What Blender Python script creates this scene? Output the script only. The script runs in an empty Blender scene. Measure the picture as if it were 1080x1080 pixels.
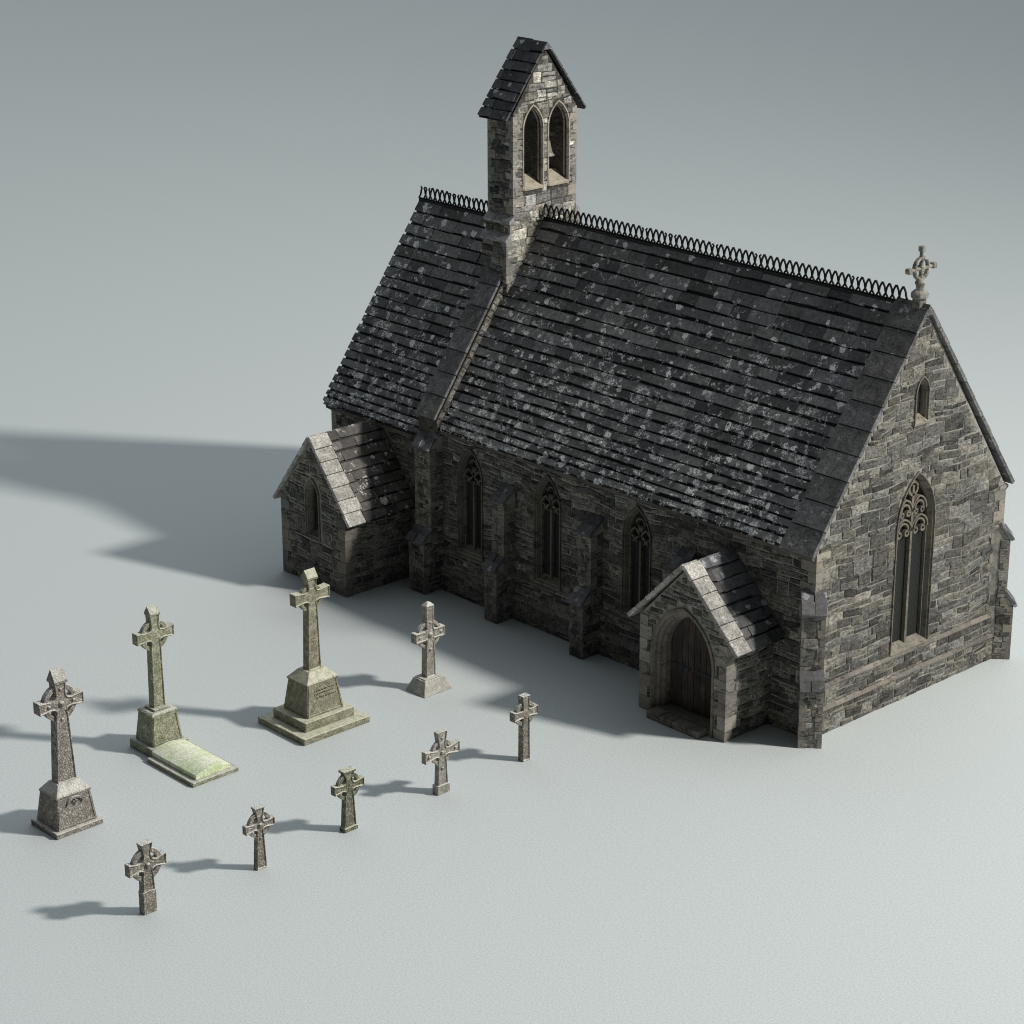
import bpy, bmesh, math, random
from mathutils import Vector as V, Matrix
from mathutils.geometry import tessellate_polygon
random.seed(7)
R = random.uniform
sc = bpy.context.scene
col = sc.collection

# ------------------------------------------------------------------ node helpers
def mat(name):
    m = bpy.data.materials.new(name); m.use_nodes = True
    nt = m.node_tree; nt.nodes.clear()
    out = nt.nodes.new('ShaderNodeOutputMaterial'); b = nt.nodes.new('ShaderNodeBsdfPrincipled')
    nt.links.new(b.outputs[0], out.inputs[0]); b.inputs['Specular IOR Level'].default_value = .25
    return m, nt, b
def N(nt, t, **k):
    n = nt.nodes.new('ShaderNode' + t)
    for a, v in k.items():
        if a.startswith('i_'):
            n.inputs[int(a[2:])].default_value = v
        else: setattr(n, a, v)
    return n
def coords(nt):
    return nt.nodes.new('ShaderNodeTexCoord').outputs['Object']
def noise(nt, co, scale, detail=5, rough=.6, stretch=None):
    if stretch:
        mp = N(nt, 'Mapping'); mp.inputs['Scale'].default_value = stretch
        nt.links.new(co, mp.inputs[0]); co = mp.outputs[0]
    n = N(nt, 'TexNoise'); n.inputs['Scale'].default_value = scale
    n.inputs['Detail'].default_value = detail; n.inputs['Roughness'].default_value = rough
    nt.links.new(co, n.inputs['Vector']); return n.outputs[0]
def ramp(nt, fac, pts, interp='LINEAR'):
    r = N(nt, 'ValToRGB'); r.color_ramp.interpolation = interp
    e = r.color_ramp.elements
    while len(e) < len(pts): e.new(.5)
    for i, (p, c) in enumerate(pts):
        e[i].position = p; e[i].color = (c, c, c, 1) if isinstance(c, (int, float)) else (*c, 1)
    nt.links.new(fac, r.inputs[0]); return r.outputs[0]
def mix(nt, a, b, fac, mode='MIX'):
    m = N(nt, 'Mix', data_type='RGBA', blend_type=mode)
    for s, v in ((0, fac), (6, a), (7, b)):
        if hasattr(v, 'links'): nt.links.new(v, m.inputs[s])
        elif s == 0: m.inputs[0].default_value = v
        else: m.inputs[s].default_value = (v, v, v, 1) if isinstance(v, (int, float)) else (*v, 1)
    return m.outputs[2]
def math_(nt, op, a, b=0.):
    m = N(nt, 'Math', operation=op)
    if op == 'MULTIPLY_ADD': m.inputs[2].default_value = .5
    for s, v in ((0, a), (1, b)):
        if hasattr(v, 'links'): nt.links.new(v, m.inputs[s])
        else: m.inputs[s].default_value = v
    return m.outputs[0]
def bump(nt, b, h, strength=.5, dist=.02):
    bp = N(nt, 'Bump'); bp.inputs['Strength'].default_value = strength; bp.inputs['Distance'].default_value = dist
    nt.links.new(h, bp.inputs['Height']); nt.links.new(bp.outputs[0], b.inputs['Normal'])
def attr(nt):
    a = N(nt, 'Attribute'); a.attribute_name = 'tint'; return a.outputs['Color']

def tinted_stone(name, rough=.9, lo=.45, hi=1.35, sc1=9, lichen=0., bs=.8, dist=.03, speck=0):
    m, nt, b = mat(name); co = coords(nt); t = attr(nt)
    n1 = noise(nt, co, sc1, 8, .72); n2 = noise(nt, co, 1.1, 3, .6)
    c = mix(nt, t, ramp(nt, n1, [(.28, lo), (.5, 1.), (.75, hi)]), 1., 'MULTIPLY')
    c = mix(nt, c, ramp(nt, n2, [(.3, (.72, .72, .75)), (.7, (1.18, 1.14, 1.05))]), 1., 'MULTIPLY')
    n3 = noise(nt, co, 3.2, 9, .75, (1, 1, 2.2))
    c = mix(nt, c, ramp(nt, n3, [(.38, .45), (.47, 1.), (1, 1.)]), 1., 'MULTIPLY')
    if speck:
        c = mix(nt, c, ramp(nt, noise(nt, co, 7, 9, .85, (1, 1, 2.6)), [(.37, .12), (.45, .8), (.58, 1.15), (.68, 2.2)]), 1., 'MULTIPLY')
        c = mix(nt, c, (.30, .29, .25), ramp(nt, noise(nt, co, 4, 9, .8, (1, 1, 2.)), [(.58, 0.), (.66, .7)]))
    if lichen:
        l = noise(nt, co, 6, 6, .7)
        c = mix(nt, c, (.42, .42, .36), math_(nt, 'MULTIPLY', ramp(nt, l, [(.60, 0.), (.68, 1.)]), lichen))
    nt.links.new(c, b.inputs['Base Color']); b.inputs['Roughness'].default_value = rough
    bump(nt, b, math_(nt, 'ADD', noise(nt, co, 14, 8, .75, (1, 1, 1.8)), math_(nt, 'MULTIPLY', n3, 1.5)), bs, dist)
    return m
M = {}
M['rubble'] = tinted_stone('rubble_stone', lo=.30, hi=1.9, sc1=11, bs=1., dist=.05, speck=1)
M['ashlar'] = tinted_stone('dressed_stone', lo=.7, hi=1.25, sc1=14, lichen=.35, bs=.5, dist=.02)

def m_mortar():
    m, nt, b = mat('mortar'); co = coords(nt)
    c = ramp(nt, noise(nt, co, 6, 7, .7), [(.3, (.14, .135, .12)), (.55, (.33, .318, .28)), (.8, (.50, .485, .43))])
    nt.links.new(c, b.inputs['Base Color']); b.inputs['Roughness'].default_value = .95
    bump(nt, b, noise(nt, co, 40, 4), .5, .01); return m
M['mortar'] = m_mortar()

def m_slate(name, zlo, zhi, base=(.036, .036, .041), lo_t=.50, hi_t=.60, lich=(.40, .41, .44), wash=.25):
    # riven slate; lichen colonies of crisp round patches, thicker on the lower courses
    m, nt, b = mat(name); co = coords(nt); t = attr(nt)
    g = N(nt, 'SeparateXYZ'); nt.links.new(co, g.inputs[0])
    zz = N(nt, 'MapRange'); nt.links.new(g.outputs[2], zz.inputs[0])
    for i, v in ((1, zlo), (2, zhi), (3, lo_t), (4, hi_t)): zz.inputs[i].default_value = v
    n1 = noise(nt, co, 9, 9, .82)
    c = mix(nt, base, t, 1., 'MULTIPLY')
    c = mix(nt, c, ramp(nt, n1, [(.34, .5), (.5, 1.), (.68, 1.8)]), 1., 'MULTIPLY')
    thr = math_(nt, 'GREATER_THAN', math_(nt, 'ADD', noise(nt, co, 3.3, 9, .78), math_(nt, 'MULTIPLY', noise(nt, co, .5, 2), .12)), math_(nt, 'ADD', zz.outputs[0], .06))
    wsh = ramp(nt, noise(nt, co, 1.7, 6, .7), [(.48, 0.), (.66, 1.)])
    c = mix(nt, c, (.16, .16, .165), math_(nt, 'MULTIPLY', wsh, wash))
    # round colonies
    v = N(nt, 'TexVoronoi'); v.inputs['Scale'].default_value = 3.1
    wv = N(nt, 'Mapping'); nt.links.new(co, wv.inputs[0])
    dn = N(nt, 'TexNoise'); dn.inputs['Scale'].default_value = 9; nt.links.new(co, dn.inputs['Vector'])
    va = N(nt, 'VectorMath', operation='MULTIPLY_ADD'); va.inputs[1].default_value = (.16, .16, .16)
    nt.links.new(dn.outputs['Color'], va.inputs[0]); nt.links.new(wv.outputs[0], va.inputs[2]); nt.links.new(va.outputs[0], v.inputs['Vector'])
    sep = N(nt, 'SeparateColor'); nt.links.new(v.outputs['Color'], sep.inputs[0])
    rad = math_(nt, 'MULTIPLY', math_(nt, 'MAXIMUM', math_(nt, 'SUBTRACT', sep.outputs[0], .42), 0.), .62)
    spots = math_(nt, 'LESS_THAN', v.outputs['Distance'], rad)
    allm = math_(nt, 'MAXIMUM', math_(nt, 'MULTIPLY', thr, ramp(nt, noise(nt, co, 16, 6, .8), [(.45, 0.), (.5, 1.)])), math_(nt, 'MULTIPLY', spots, ramp(nt, noise(nt, co, 20, 4, .8), [(.36, 0.), (.44, 1.)])))
    lc = mix(nt, lich, ramp(nt, noise(nt, co, 25, 4), [(.3, .55), (.7, 1.25)]), 1., 'MULTIPLY')
    c = mix(nt, c, lc, math_(nt, 'MULTIPLY', allm, .92))
    nt.links.new(c, b.inputs['Base Color'])
    b.inputs['Roughness'].default_value = .62; b.inputs['Specular IOR Level'].default_value = .35
    bump(nt, b, math_(nt, 'ADD', noise(nt, co, 10, 8, .75), math_(nt, 'MULTIPLY', allm, .3)), .55, .02)
    return m
M['slate'] = m_slate('roof_slate', 4.2, 9.6, base=(.15, .149, .149), lo_t=.525, hi_t=.59, lich=(.95, .95, .95), wash=.08)
M['capslate'] = m_slate('cap_slate', 0, 5, base=(.075, .075, .078), lo_t=.62, hi_t=.66, wash=.4)
M['slate_bell'] = m_slate('bellcote_slate', 12, 14.2, base=(.07, .07, .076), lich=(.6, .62, .66), lo_t=.60, hi_t=.72)
M['slate_low'] = m_slate('brown_slate', 2., 4.2, base=(.085, .079, .07), lo_t=.56, hi_t=.60, lich=(.75, .73, .68), wash=.3)

def m_coping(name, a, bcol, lich=(.42, .42, .41)):
    m, nt, b = mat(name); co = coords(nt); t = attr(nt)
    c = mix(nt, ramp(nt, noise(nt, co, 5, 8, .7), [(.3, a), (.7, bcol)]), t, 1., 'MULTIPLY')
    c = mix(nt, c, ramp(nt, noise(nt, co, 22, 5, .8), [(.34, .45), (.66, 1.7)]), 1., 'MULTIPLY')
    c = mix(nt, c, lich, ramp(nt, noise(nt, co, 4.5, 8, .75), [(.60, 0.), (.66, .8)]))
    nt.links.new(c, b.inputs['Base Color']); b.inputs['Roughness'].default_value = .75
    bump(nt, b, noise(nt, co, 12, 8, .7), .5, .02); return m
M['coping'] = m_coping('coping_slab', (.06, .06, .06), (.20, .198, .195), (.6, .6, .6))
M['coping_low'] = m_coping('pale_coping_slab', (.22, .212, .195), (.54, .52, .48), (.85, .84, .80))

def m_plain(name, c, rough=.6, metal=0., sc_=20, var=.4):
    m, nt, b = mat(name); co = coords(nt)
    nt.links.new(mix(nt, c, ramp(nt, noise(nt, co, sc_, 6, .7), [(.3, 1 - var), (.7, 1 + var)]), 1., 'MULTIPLY'), b.inputs['Base Color'])
    b.inputs['Roughness'].default_value = rough; b.inputs['Metallic'].default_value = metal; return m
M['iron'] = m_plain('black_iron', (.008, .008, .008), .6)
M['hinge'] = m_plain('hinge_iron', (.03, .04, .055), .5, .3)
M['bell'] = m_plain('bell_metal', (.26, .255, .23), .5, .2, 8, .3)
M['black'] = m_plain('dark_void', (.008, .008, .009), .9)

def m_finial():
    m, nt, b = mat('finial_stone'); co = coords(nt)
    c = ramp(nt, noise(nt, co, 5, 8, .75), [(.35, (.08, .076, .068)), (.52, (.26, .245, .215)), (.7, (.60, .57, .52))])
    nt.links.new(c, b.inputs['Base Color']); b.inputs['Roughness'].default_value = .85
    bump(nt, b, noise(nt, co, 30, 5, .7), .5, .01); return m
M['finial'] = m_finial()

def m_glass():
    m, nt, b = mat('leaded_glass'); co = coords(nt)
    g = N(nt, 'SeparateXYZ'); nt.links.new(co, g.inputs[0])
    h = math_(nt, 'ADD', g.outputs[0], g.outputs[1])
    z = math_(nt, 'MULTIPLY', g.outputs[2], .62)
    ls = None
    for op in ('ADD', 'SUBTRACT'):
        f = math_(nt, 'FRACT', math_(nt, 'MULTIPLY', math_(nt, op, h, z), 11.))
        l = math_(nt, 'LESS_THAN', f, .2); ls = l if ls is None else math_(nt, 'MAXIMUM', ls, l)
    pane = ramp(nt, noise(nt, co, 9, 3), [(.3, (.004, .005, .0055)), (.7, (.014, .016, .017))])
    nt.links.new(mix(nt, pane, (.045, .047, .045), ls), b.inputs['Base Color'])
    nt.links.new(math_(nt, 'ADD', math_(nt, 'MULTIPLY', ls, .3), .55), b.inputs['Roughness'])
    bump(nt, b, math_(nt, 'ADD', ls, noise(nt, co, 12, 3)), .5, .01); return m
M['glass'] = m_glass()

def m_wood():
    m, nt, b = mat('door_wood'); co = coords(nt)
    n = noise(nt, co, 6, 8, .7, (6, 6, .5))
    c = ramp(nt, n, [(.3, (.03, .024, .022)), (.55, (.07, .053, .046)), (.75, (.12, .095, .083))])
    c = mix(nt, c, ramp(nt, noise(nt, co, 1.5, 4), [(.35, .6), (.7, 1.3)]), 1., 'MULTIPLY')
    nt.links.new(mix(nt, c, attr(nt), 1., 'MULTIPLY'), b.inputs['Base Color']); b.inputs['Roughness'].default_value = .7
    bump(nt, b, n, .4, .01); return m
M['wood'] = m_wood()

def m_grave(name, dark, mid, light, green=None, gfac=.6, carve=1., top=.75):
    m, nt, b = mat(name); co = coords(nt)
    n = noise(nt, co, 7, 9, .75)
    dark, mid, light = [tuple(min(.85, x * 1.22) for x in q) for q in (dark, mid, light)]
    c = ramp(nt, n, [(.32, dark), (.5, mid), (.68, light)])
    if green:
        c = mix(nt, c, green, math_(nt, 'MULTIPLY', ramp(nt, noise(nt, co, 2.3, 6, .7), [(.42, 0.), (.62, 1.)]), gfac))
    sp = ramp(nt, noise(nt, co, 22, 6, .85), [(.34, .55), (.5, 1.), (.66, 1.3)])
    c = mix(nt, c, sp, 1., 'MULTIPLY')
    v = N(nt, 'TexVoronoi', feature='DISTANCE_TO_EDGE'); v.inputs['Scale'].default_value = 17
    nt.links.new(co, v.inputs['Vector'])
    kn = ramp(nt, v.outputs['Distance'], [(.02, 0.), (.3, 1.)])
    c = mix(nt, c, mix(nt, (.42, .41, .39), (1.2, 1.2, 1.2), kn), .75 * carve, 'MULTIPLY')
    # upward faces mixed paler: the brighter light on tops is put into the colour
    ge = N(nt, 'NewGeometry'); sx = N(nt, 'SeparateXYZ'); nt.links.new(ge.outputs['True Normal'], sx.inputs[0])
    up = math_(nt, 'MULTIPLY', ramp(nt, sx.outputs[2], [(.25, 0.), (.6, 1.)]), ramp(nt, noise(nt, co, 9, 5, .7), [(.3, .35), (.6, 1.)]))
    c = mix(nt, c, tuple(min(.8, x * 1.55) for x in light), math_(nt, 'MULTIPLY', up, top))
    nt.links.new(c, b.inputs['Base Color']); b.inputs['Roughness'].default_value = .88
    bump(nt, b, math_(nt, 'ADD', math_(nt, 'MULTIPLY', kn, .5 * carve), noise(nt, co, 16, 7, .75)), .8, .018); return m
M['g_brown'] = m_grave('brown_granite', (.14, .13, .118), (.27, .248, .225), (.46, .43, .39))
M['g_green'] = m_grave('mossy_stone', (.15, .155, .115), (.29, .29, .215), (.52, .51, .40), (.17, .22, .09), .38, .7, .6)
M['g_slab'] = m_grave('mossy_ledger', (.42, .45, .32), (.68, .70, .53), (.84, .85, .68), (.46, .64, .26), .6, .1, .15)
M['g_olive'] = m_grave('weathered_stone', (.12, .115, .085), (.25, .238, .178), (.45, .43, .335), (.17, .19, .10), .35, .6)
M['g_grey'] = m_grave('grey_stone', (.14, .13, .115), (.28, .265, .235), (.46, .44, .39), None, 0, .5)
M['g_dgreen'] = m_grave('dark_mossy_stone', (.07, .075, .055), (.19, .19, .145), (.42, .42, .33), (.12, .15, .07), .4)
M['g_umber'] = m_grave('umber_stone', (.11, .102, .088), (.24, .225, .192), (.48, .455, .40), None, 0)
M['ink'] = m_plain('incised_lettering', (.075, .072, .058), .9)

def m_ground():
    m, nt, b = mat('ground_surface'); co = coords(nt)
    n = noise(nt, co, 24, 2, .6)
    c = ramp(nt, n, [(.25, (.462, .498, .50)), (.75, (.615, .664, .666))])
    nt.links.new(c, b.inputs['Base Color']); b.inputs['Roughness'].default_value = .95; b.inputs['Specular IOR Level'].default_value = .1
    return m
M['ground'] = m_ground()

# ------------------------------------------------------------------ mesh builder
class MB:
    def __init__(s): s.v = []; s.f = []; s.t = []; s.m = []
    def face(s, pts, tint=(1, 1, 1), mi=0):
        i = len(s.v); s.v += [tuple(p) for p in pts]; s.f.append(list(range(i, i + len(pts)))); s.t.append(tint); s.m.append(mi)
    def solid(s, a, b, tint=(1, 1, 1), mi=0, cap0=True, cap1=True):
        """loft between two equal loops"""
        i = len(s.v); n = len(a); s.v += [tuple(p) for p in a] + [tuple(p) for p in b]
        fs = [[i + k, i + (k + 1) % n, i + n + (k + 1) % n, i + n + k] for k in range(n)]
        if cap0: fs.append([i + n - 1 - k for k in range(n)])
        if cap1: fs.append([i + n + k for k in range(n)])
        for f in fs: s.f.append(f); s.t.append(tint); s.m.append(mi)
    def box(s, x0, x1, y0, y1, z0, z1, tint=(1, 1, 1), mi=0):
        s.solid([(x0, y0, z0), (x1, y0, z0), (x1, y1, z0), (x0, y1, z0)], [(x0, y0, z1), (x1, y0, z1), (x1, y1, z1), (x0, y1, z1)], tint, mi)
    def lathe(s, cx, cy, prof, n=24, tint=(1, 1, 1), axis='z'):
        loops = []
        for r, z in prof:
            loops.append([(cx + r * math.cos(2 * math.pi * k / n), cy + r * math.sin(2 * math.pi * k / n), z) for k in range(n)])
        for k in range(len(loops) - 1): s.solid(loops[k], loops[k + 1], tint, 0, k == 0, k == len(loops) - 2)
    def build(s, name, mats, parent=None, origin=(0, 0, 0), bevel=0, smooth=False, label=None, kind=None):
        me = bpy.data.meshes.new(name); o3 = V(origin)
        me.from_pydata([tuple(V(p) - o3) for p in s.v], [], s.f)
        if not isinstance(mats, (list, tuple)): mats = [mats]
        for k in mats: me.materials.append(M[k])
        at = me.color_attributes.new('tint', 'FLOAT_COLOR', 'CORNER')
        buf = []
        for p in me.polygons:
            t = s.t[p.index]; buf += [t[0], t[1], t[2], 1.] * p.loop_total
            p.material_index = s.m[p.index]; p.use_smooth = smooth
        at.data.foreach_set('color', buf)
        bm = bmesh.new(); bm.from_mesh(me)
        bmesh.ops.remove_doubles(bm, verts=bm.verts, dist=1e-5)
        bmesh.ops.recalc_face_normals(bm, faces=bm.faces)
        if bevel:
            es = [e for e in bm.edges if len(e.link_faces) == 2 and e.calc_face_angle(0) > .5]
            bmesh.ops.bevel(bm, geom=es, offset=bevel, segments=1, affect='EDGES', profile=.5)
        bm.to_mesh(me); bm.free()
        ob = bpy.data.objects.new(name, me); col.objects.link(ob)
        if parent: ob.parent = parent
        else: ob.location = origin
        if label: ob['label'] = label
        if kind: ob['kind'] = kind
        return ob

class Frame:
    """plane frame: p(u, z, d): u along, z up, d outward"""
    def __init__(s, O, u, n): s.O = V(O); s.u = V(u).normalized(); s.n = V(n).normalized()
    def p(s, u, z, d=0.): return s.O + s.u * u + s.n * d + V((0, 0, z))

def arch(c, hw, z0, zs, za, n=9):
    """pointed arch loop, from bottom left up over the apex and down right"""
    r = za - zs; Rr = (hw * hw + r * r) / (2 * hw); a1 = math.asin(min(1, r / Rr))
    L = []
    for k in range(n + 1):
        a = a1 * k / n; L.append((hw - Rr + Rr * math.cos(a), zs + Rr * math.sin(a)))
    left = [(c - x, z) for x, z in L]; right = [(c + x, z) for x, z in reversed(L[:-1])]
    return [(c - hw, z0)] + left + right + [(c + hw, z0)]
def arch_hw(hw, z0, zs, za, z):
    if z < z0 or z > za: return 0
    if z <= zs: return hw
    r = za - zs; Rr = (hw * hw + r * r) / (2 * hw)
    return max(0, hw - Rr + math.sqrt(max(0, Rr * Rr - (z - zs) ** 2)))

def slab(mb, fr, outer, holes, d0, d1, tint=(1, 1, 1), mi=0):
    """extruded polygon with holes between depth d0 (front) and d1 (back)"""
    loops = [outer] + holes
    tri = tessellate_polygon([[V((a, b, 0)) for a, b in l] for l in loops])
    flat = [p for l in loops for p in l]
    for d in (d0, d1):
        for t in tri: mb.face([fr.p(flat[i][0], flat[i][1], d) for i in t], tint, mi)
    for l in loops:
        for k in range(len(l)):
            a, b = l[k], l[(k + 1) % len(l)]
            mb.face([fr.p(a[0], a[1], d0), fr.p(b[0], b[1], d0), fr.p(b[0], b[1], d1), fr.p(a[0], a[1], d1)], tint, mi)

RUB = [(.152, .15, .136), (.165, .163, .147), (.20, .197, .178), (.15, .153, .148), (.15, .151, .145), (.21, .203, .18), (.125, .124, .115), (.168, .163, .148)]
def rub_tint(k=1.):
    t = random.choice(RUB); f = random.choice((R(.6, 1.1), R(.9, 1.6), R(1.2, 2.3))) * k; return tuple(min(1, c * f) for c in t)
QUO = [(.34, .30, .24), (.30, .27, .22), (.38, .345, .285), (.26, .24, .20), (.36, .30, .23)]
def quo_tint(k=1.):
    t = random.choice(QUO); f = R(.85, 1.12) * k; g_ = sum(t) / 3; return tuple((c * .5 + g_ * .5) * f for c in t)

def pillow(mb, fr, q, h, tint, mi, base=0., ins=.02):
    """stone: 4 corners at wall plane, inset raised face"""
    cx = sum(a for a, b in q) / 4; cz = sum(b for a, b in q) / 4
    lo = [fr.p(a, b, base) for a, b in q]
    hi = []
    for a, b in q:
        dx, dz = cx - a, cz - b
        hi.append(fr.p(a + math.copysign(min(ins, abs(dx) * .6), dx), b + math.copysign(min(ins, abs(dz) * .5), dz), base + h * R(.75, 1.25)))
    i = len(mb.v); mb.v += [tuple(p) for p in lo + hi]
    for f in [[i, i + 1, i + 5, i + 4], [i + 1, i + 2, i + 6, i + 5], [i + 2, i + 3, i + 7, i + 6], [i + 3, i, i + 4, i + 7], [i + 4, i + 5, i + 6, i + 7]]:
        mb.f.append(f); mb.t.append(tint); mb.m.append(mi)

def rubble(mb, fr, z0, z1, iv, holes=(), base=0., hmin=.08, hmax=.3, wmul=1., mi=1, relief=.022, k=1., warp=.022):
    """irregular courses of stones. iv(z)->(a,b) extents; holes: list of (c, f(z)->halfwidth)"""
    ph = R(0, 9)
    def W(u, z):
        edge = min(1, (z - z0) * 5, (z1 - z) * 5); edge = max(edge, 0)
        return z + edge * warp * (math.sin(1.9 * u + ph) + .7 * math.sin(4.7 * u + 2 * ph + z))
    z = z0
    while z < z1 - .03:
        h = random.choice([R(hmin, hmin * 1.6), R(.13, .22), R(.18, hmax)])
        if z + h > z1 - .06: h = z1 - z
        if h > .4: h *= .5
        zt = z + h
        a0, b0 = iv(z + .001); a1, b1 = iv(zt - .001); a, b = max(a0, a1), min(b0, b1)
        segs = [(a, b)]
        for c, f in holes:
            w = max(f(z), f(zt), f((z + zt) / 2))
            if w > 0:
                ns = []
                for s, e in segs:
                    if c - w > s: ns.append((s, min(e, c - w)))
                    if c + w < e: ns.append((max(s, c + w), e))
                segs = [x for x in ns if x[1] - x[0] > .02]
        for s, e in segs:
            u = s
            while u < e - .01:
                w = R(.18, .52) * wmul * (1 if h < .14 else 1.35)
                if u + w > e - .12: w = e - u
                g = R(.008, .02)
                parts = [(z, zt)]
                if h > .2 and random.random() < .28:
                    zm = z + h * R(.35, .65); parts = [(z, zm), (zm, zt)]
                for (pa, pb) in parts:
                    j = lambda: R(-.026, .026)
                    q = [(u + g / 2, pa + g / 2), (u + w - g / 2, pa + g / 2), (u + w - g / 2, pb - g / 2), (u + g / 2, pb - g / 2)]
                    q = [(x + j() * .8, W(x, y) + j() * .8) for x, y in q]
                    pillow(mb, fr, q, relief * R(.4, 1.4), rub_tint(k), mi, base)
                u += w
        z = zt

def bar(mb, fr, pts, w, d0, d1, closed=False, tint=(.3, .28, .24)):
    """flat tracery bar following pts (u,z), width w, between depths"""
    n = len(pts)
    rng = range(n if closed else n - 1)
    off = []
    for i in range(n):
        a = pts[i - 1] if (i > 0 or closed) else pts[i]; b = pts[(i + 1) % n] if (i < n - 1 or closed) else pts[i]
        dx, dz = b[0] - a[0], b[1] - a[1]; l = math.hypot(dx, dz) or 1
        off.append((-dz / l * w / 2, dx / l * w / 2))
    for i in rng:
        k = (i + 1) % n
        L = []
        for d in (d1, d0):
            L.append([fr.p(pts[i][0] + off[i][0], pts[i][1] + off[i][1], d), fr.p(pts[k][0] + off[k][0], pts[k][1] + off[k][1], d),
                      fr.p(pts[k][0] - off[k][0], pts[k][1] - off[k][1], d), fr.p(pts[i][0] - off[i][0], pts[i][1] - off[i][1], d)])
        mb.solid(L[0], L[1], tint)

def loft_arch(mb, fr, c, rings, tint):
    """rings: list of (hw, z0, zs, za, depth) lofted into a moulded surround"""
    prev = None
    for (hw, z0, zs, za, d) in rings:
        L = [fr.p(a, b, d) for a, b in arch(c, hw, z0, zs, za)]
        if prev:
            for k in range(len(L) - 1): mb.face([prev[k], prev[k + 1], L[k + 1], L[k]], tint)
        prev = L

def quoins(mb, x, y, sx, sy, z0, z1, proud=.03, la=.2, lb=.4, h=.27, k=1.):
    """corner at (x,y); sx,sy = direction of the wall faces running away from the corner"""
    z = z0; fl = 0
    while z < z1 - .05:
        hh = min(h * R(.85, 1.15), z1 - z)
        a, b = (la, lb) if fl else (lb, la); a *= R(.9, 1.15); b *= R(.9, 1.15)
        x0, x1 = sorted((x - sx * proud, x + sx * a)); y0, y1 = sorted((y - sy * proud, y + sy * b))
        mb.box(x0, x1, y0, y1, z + .006, z + hh - .006, quo_tint(k), 2); z += hh; fl = 1 - fl

# ================================================================== CHAPEL
ROOT = V((-8.7, 3.5, 0))
chapel = bpy.data.objects.new('chapel', None); col.objects.link(chapel); chapel.location = ROOT
chapel['label'] = 'dark rubble stone chapel with slate roof, twin-arched bellcote, gabled porch and side wing'
chapel['category'] = 'chapel'
def B(mb, name, mats, parent=chapel, **k): return mb.build(name, mats, parent, ROOT, **k)

HE, HR, W_ = 4.52, 9.5, 7.0
HE2, HR2 = 4.12, 9.2
XD, XL = -13.1, -17.3
front = Frame((0, 0, 0), (1, 0, 0), (0, -1, 0))          # u = x
back = Frame((0, W_, 0), (1, 0, 0), (0, 1, 0))
gab = Frame((0, 0, 0), (0, 1, 0), (1, 0, 0))              # u = y
gabL = Frame((XL, 0, 0), (0, 1, 0), (-1, 0, 0))
WIN = [(-11.62), (-8.71), (-5.58)]
WHW, WZ0, WZS, WZA = .42, 1.33, 3.38, 4.13
GC, GHW, GZ0, GZS, GZA = 3.53, .66, 1.28, 4.35, 5.58
LC, LHW, LZ0, LZS, LZA = 3.49, .19, 6.92, 7.56, 7.90
S1, S2 = 1.17, .64     # string course heights
P1, P2 = .06, .12      # plinth projections
slope = (HR - HE) / 3.5
def gable_iv(z, he=HE, hr=HR): 
    if z <= he: return (0, W_)
    k = (z - he) / (hr - he) * 3.5; return (k, W_ - k)

# ---- nave walls
def arch_holes(cs, hw, z0, zs, za, m=.12): return [(c, (lambda z, hw=hw: arch_hw(hw + m - .07, z0 - .05, zs, za + m - .09, z))) for c in cs]
mb = MB()
slab(mb, front, [(XD, -.1), (-.004, -.1), (-.004, HE), (XD, HE)], [arch(c, WHW, WZ0, WZS, WZA) for c in WIN], 0, -.6)
slab(mb, back, [(XD, -.1), (-.004, -.1), (-.004, HE), (XD, HE)], [], 0, -.6)
slab(mb, gab, [(.003, -.1), (W_ - .003, -.1), (W_ - .003, HE), (3.5, HR), (.003, HE)], [arch(GC, GHW, GZ0, GZS, GZA), arch(LC, LHW, LZ0, LZS, LZA)], 0, -.6)
rubble(mb, front, S1, HE, lambda z: (XD + .3, -.02), arch_holes(WIN, WHW, WZ0, WZS, WZA), hmin=.10, hmax=.36, wmul=1.1, warp=.035)
rubble(mb, back, S1, HE, lambda z: (XD, -.02), [], hmin=.12, wmul=1.3)
rubble(mb, gab, S1, HR - .15, lambda z: (gable_iv(z)[0] + .02, gable_iv(z)[1] - .02), arch_holes([GC], GHW, GZ0, GZS, GZA) + arch_holes([LC], LHW, LZ0, LZS, LZA, .07), hmin=.10, hmax=.36, wmul=1.15, warp=.035)
# plinths
for (za, zb, p) in ((S2, S1, P1), (-.1, S2, P2)):
    mb.box(XD, p, -p, W_ + p, za, zb - .002)
    rubble(mb, front, max(za, 0), zb, lambda z: (XD, -.02), base=p)
    rubble(mb, gab, max(za, 0), zb, lambda z: (.02, W_ - .02), base=p)
    rubble(mb, back, max(za, 0), zb, lambda z: (XD, -.02), base=p, wmul=1.3)

# string courses
for z, p in ((S1, P1), (S2, P2)):
    for (fr, a, b) in ((front, XD, .0), (gab, 0., W_), (back, XD, 0.)):
        u = a
        while u < b - .01:
            w = min(R(.5, .9), b - u); w = b - u if b - u - w < .25 else w
            t = quo_tint(.8); q = p + .045 + R(-.006, .006)
            mb.solid([fr.p(u + .004, z - .035, p - .05), fr.p(u + .004, z - .035, q), fr.p(u + .004, z + .005, q), fr.p(u + .004, z + .05, p - .05)],
                     [fr.p(u + w - .004, z - .035, p - .05), fr.p(u + w - .004, z - .035, q), fr.p(u + w - .004, z + .005, q), fr.p(u + w - .004, z + .05, p - .05)], t, 2)
            u += w

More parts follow.
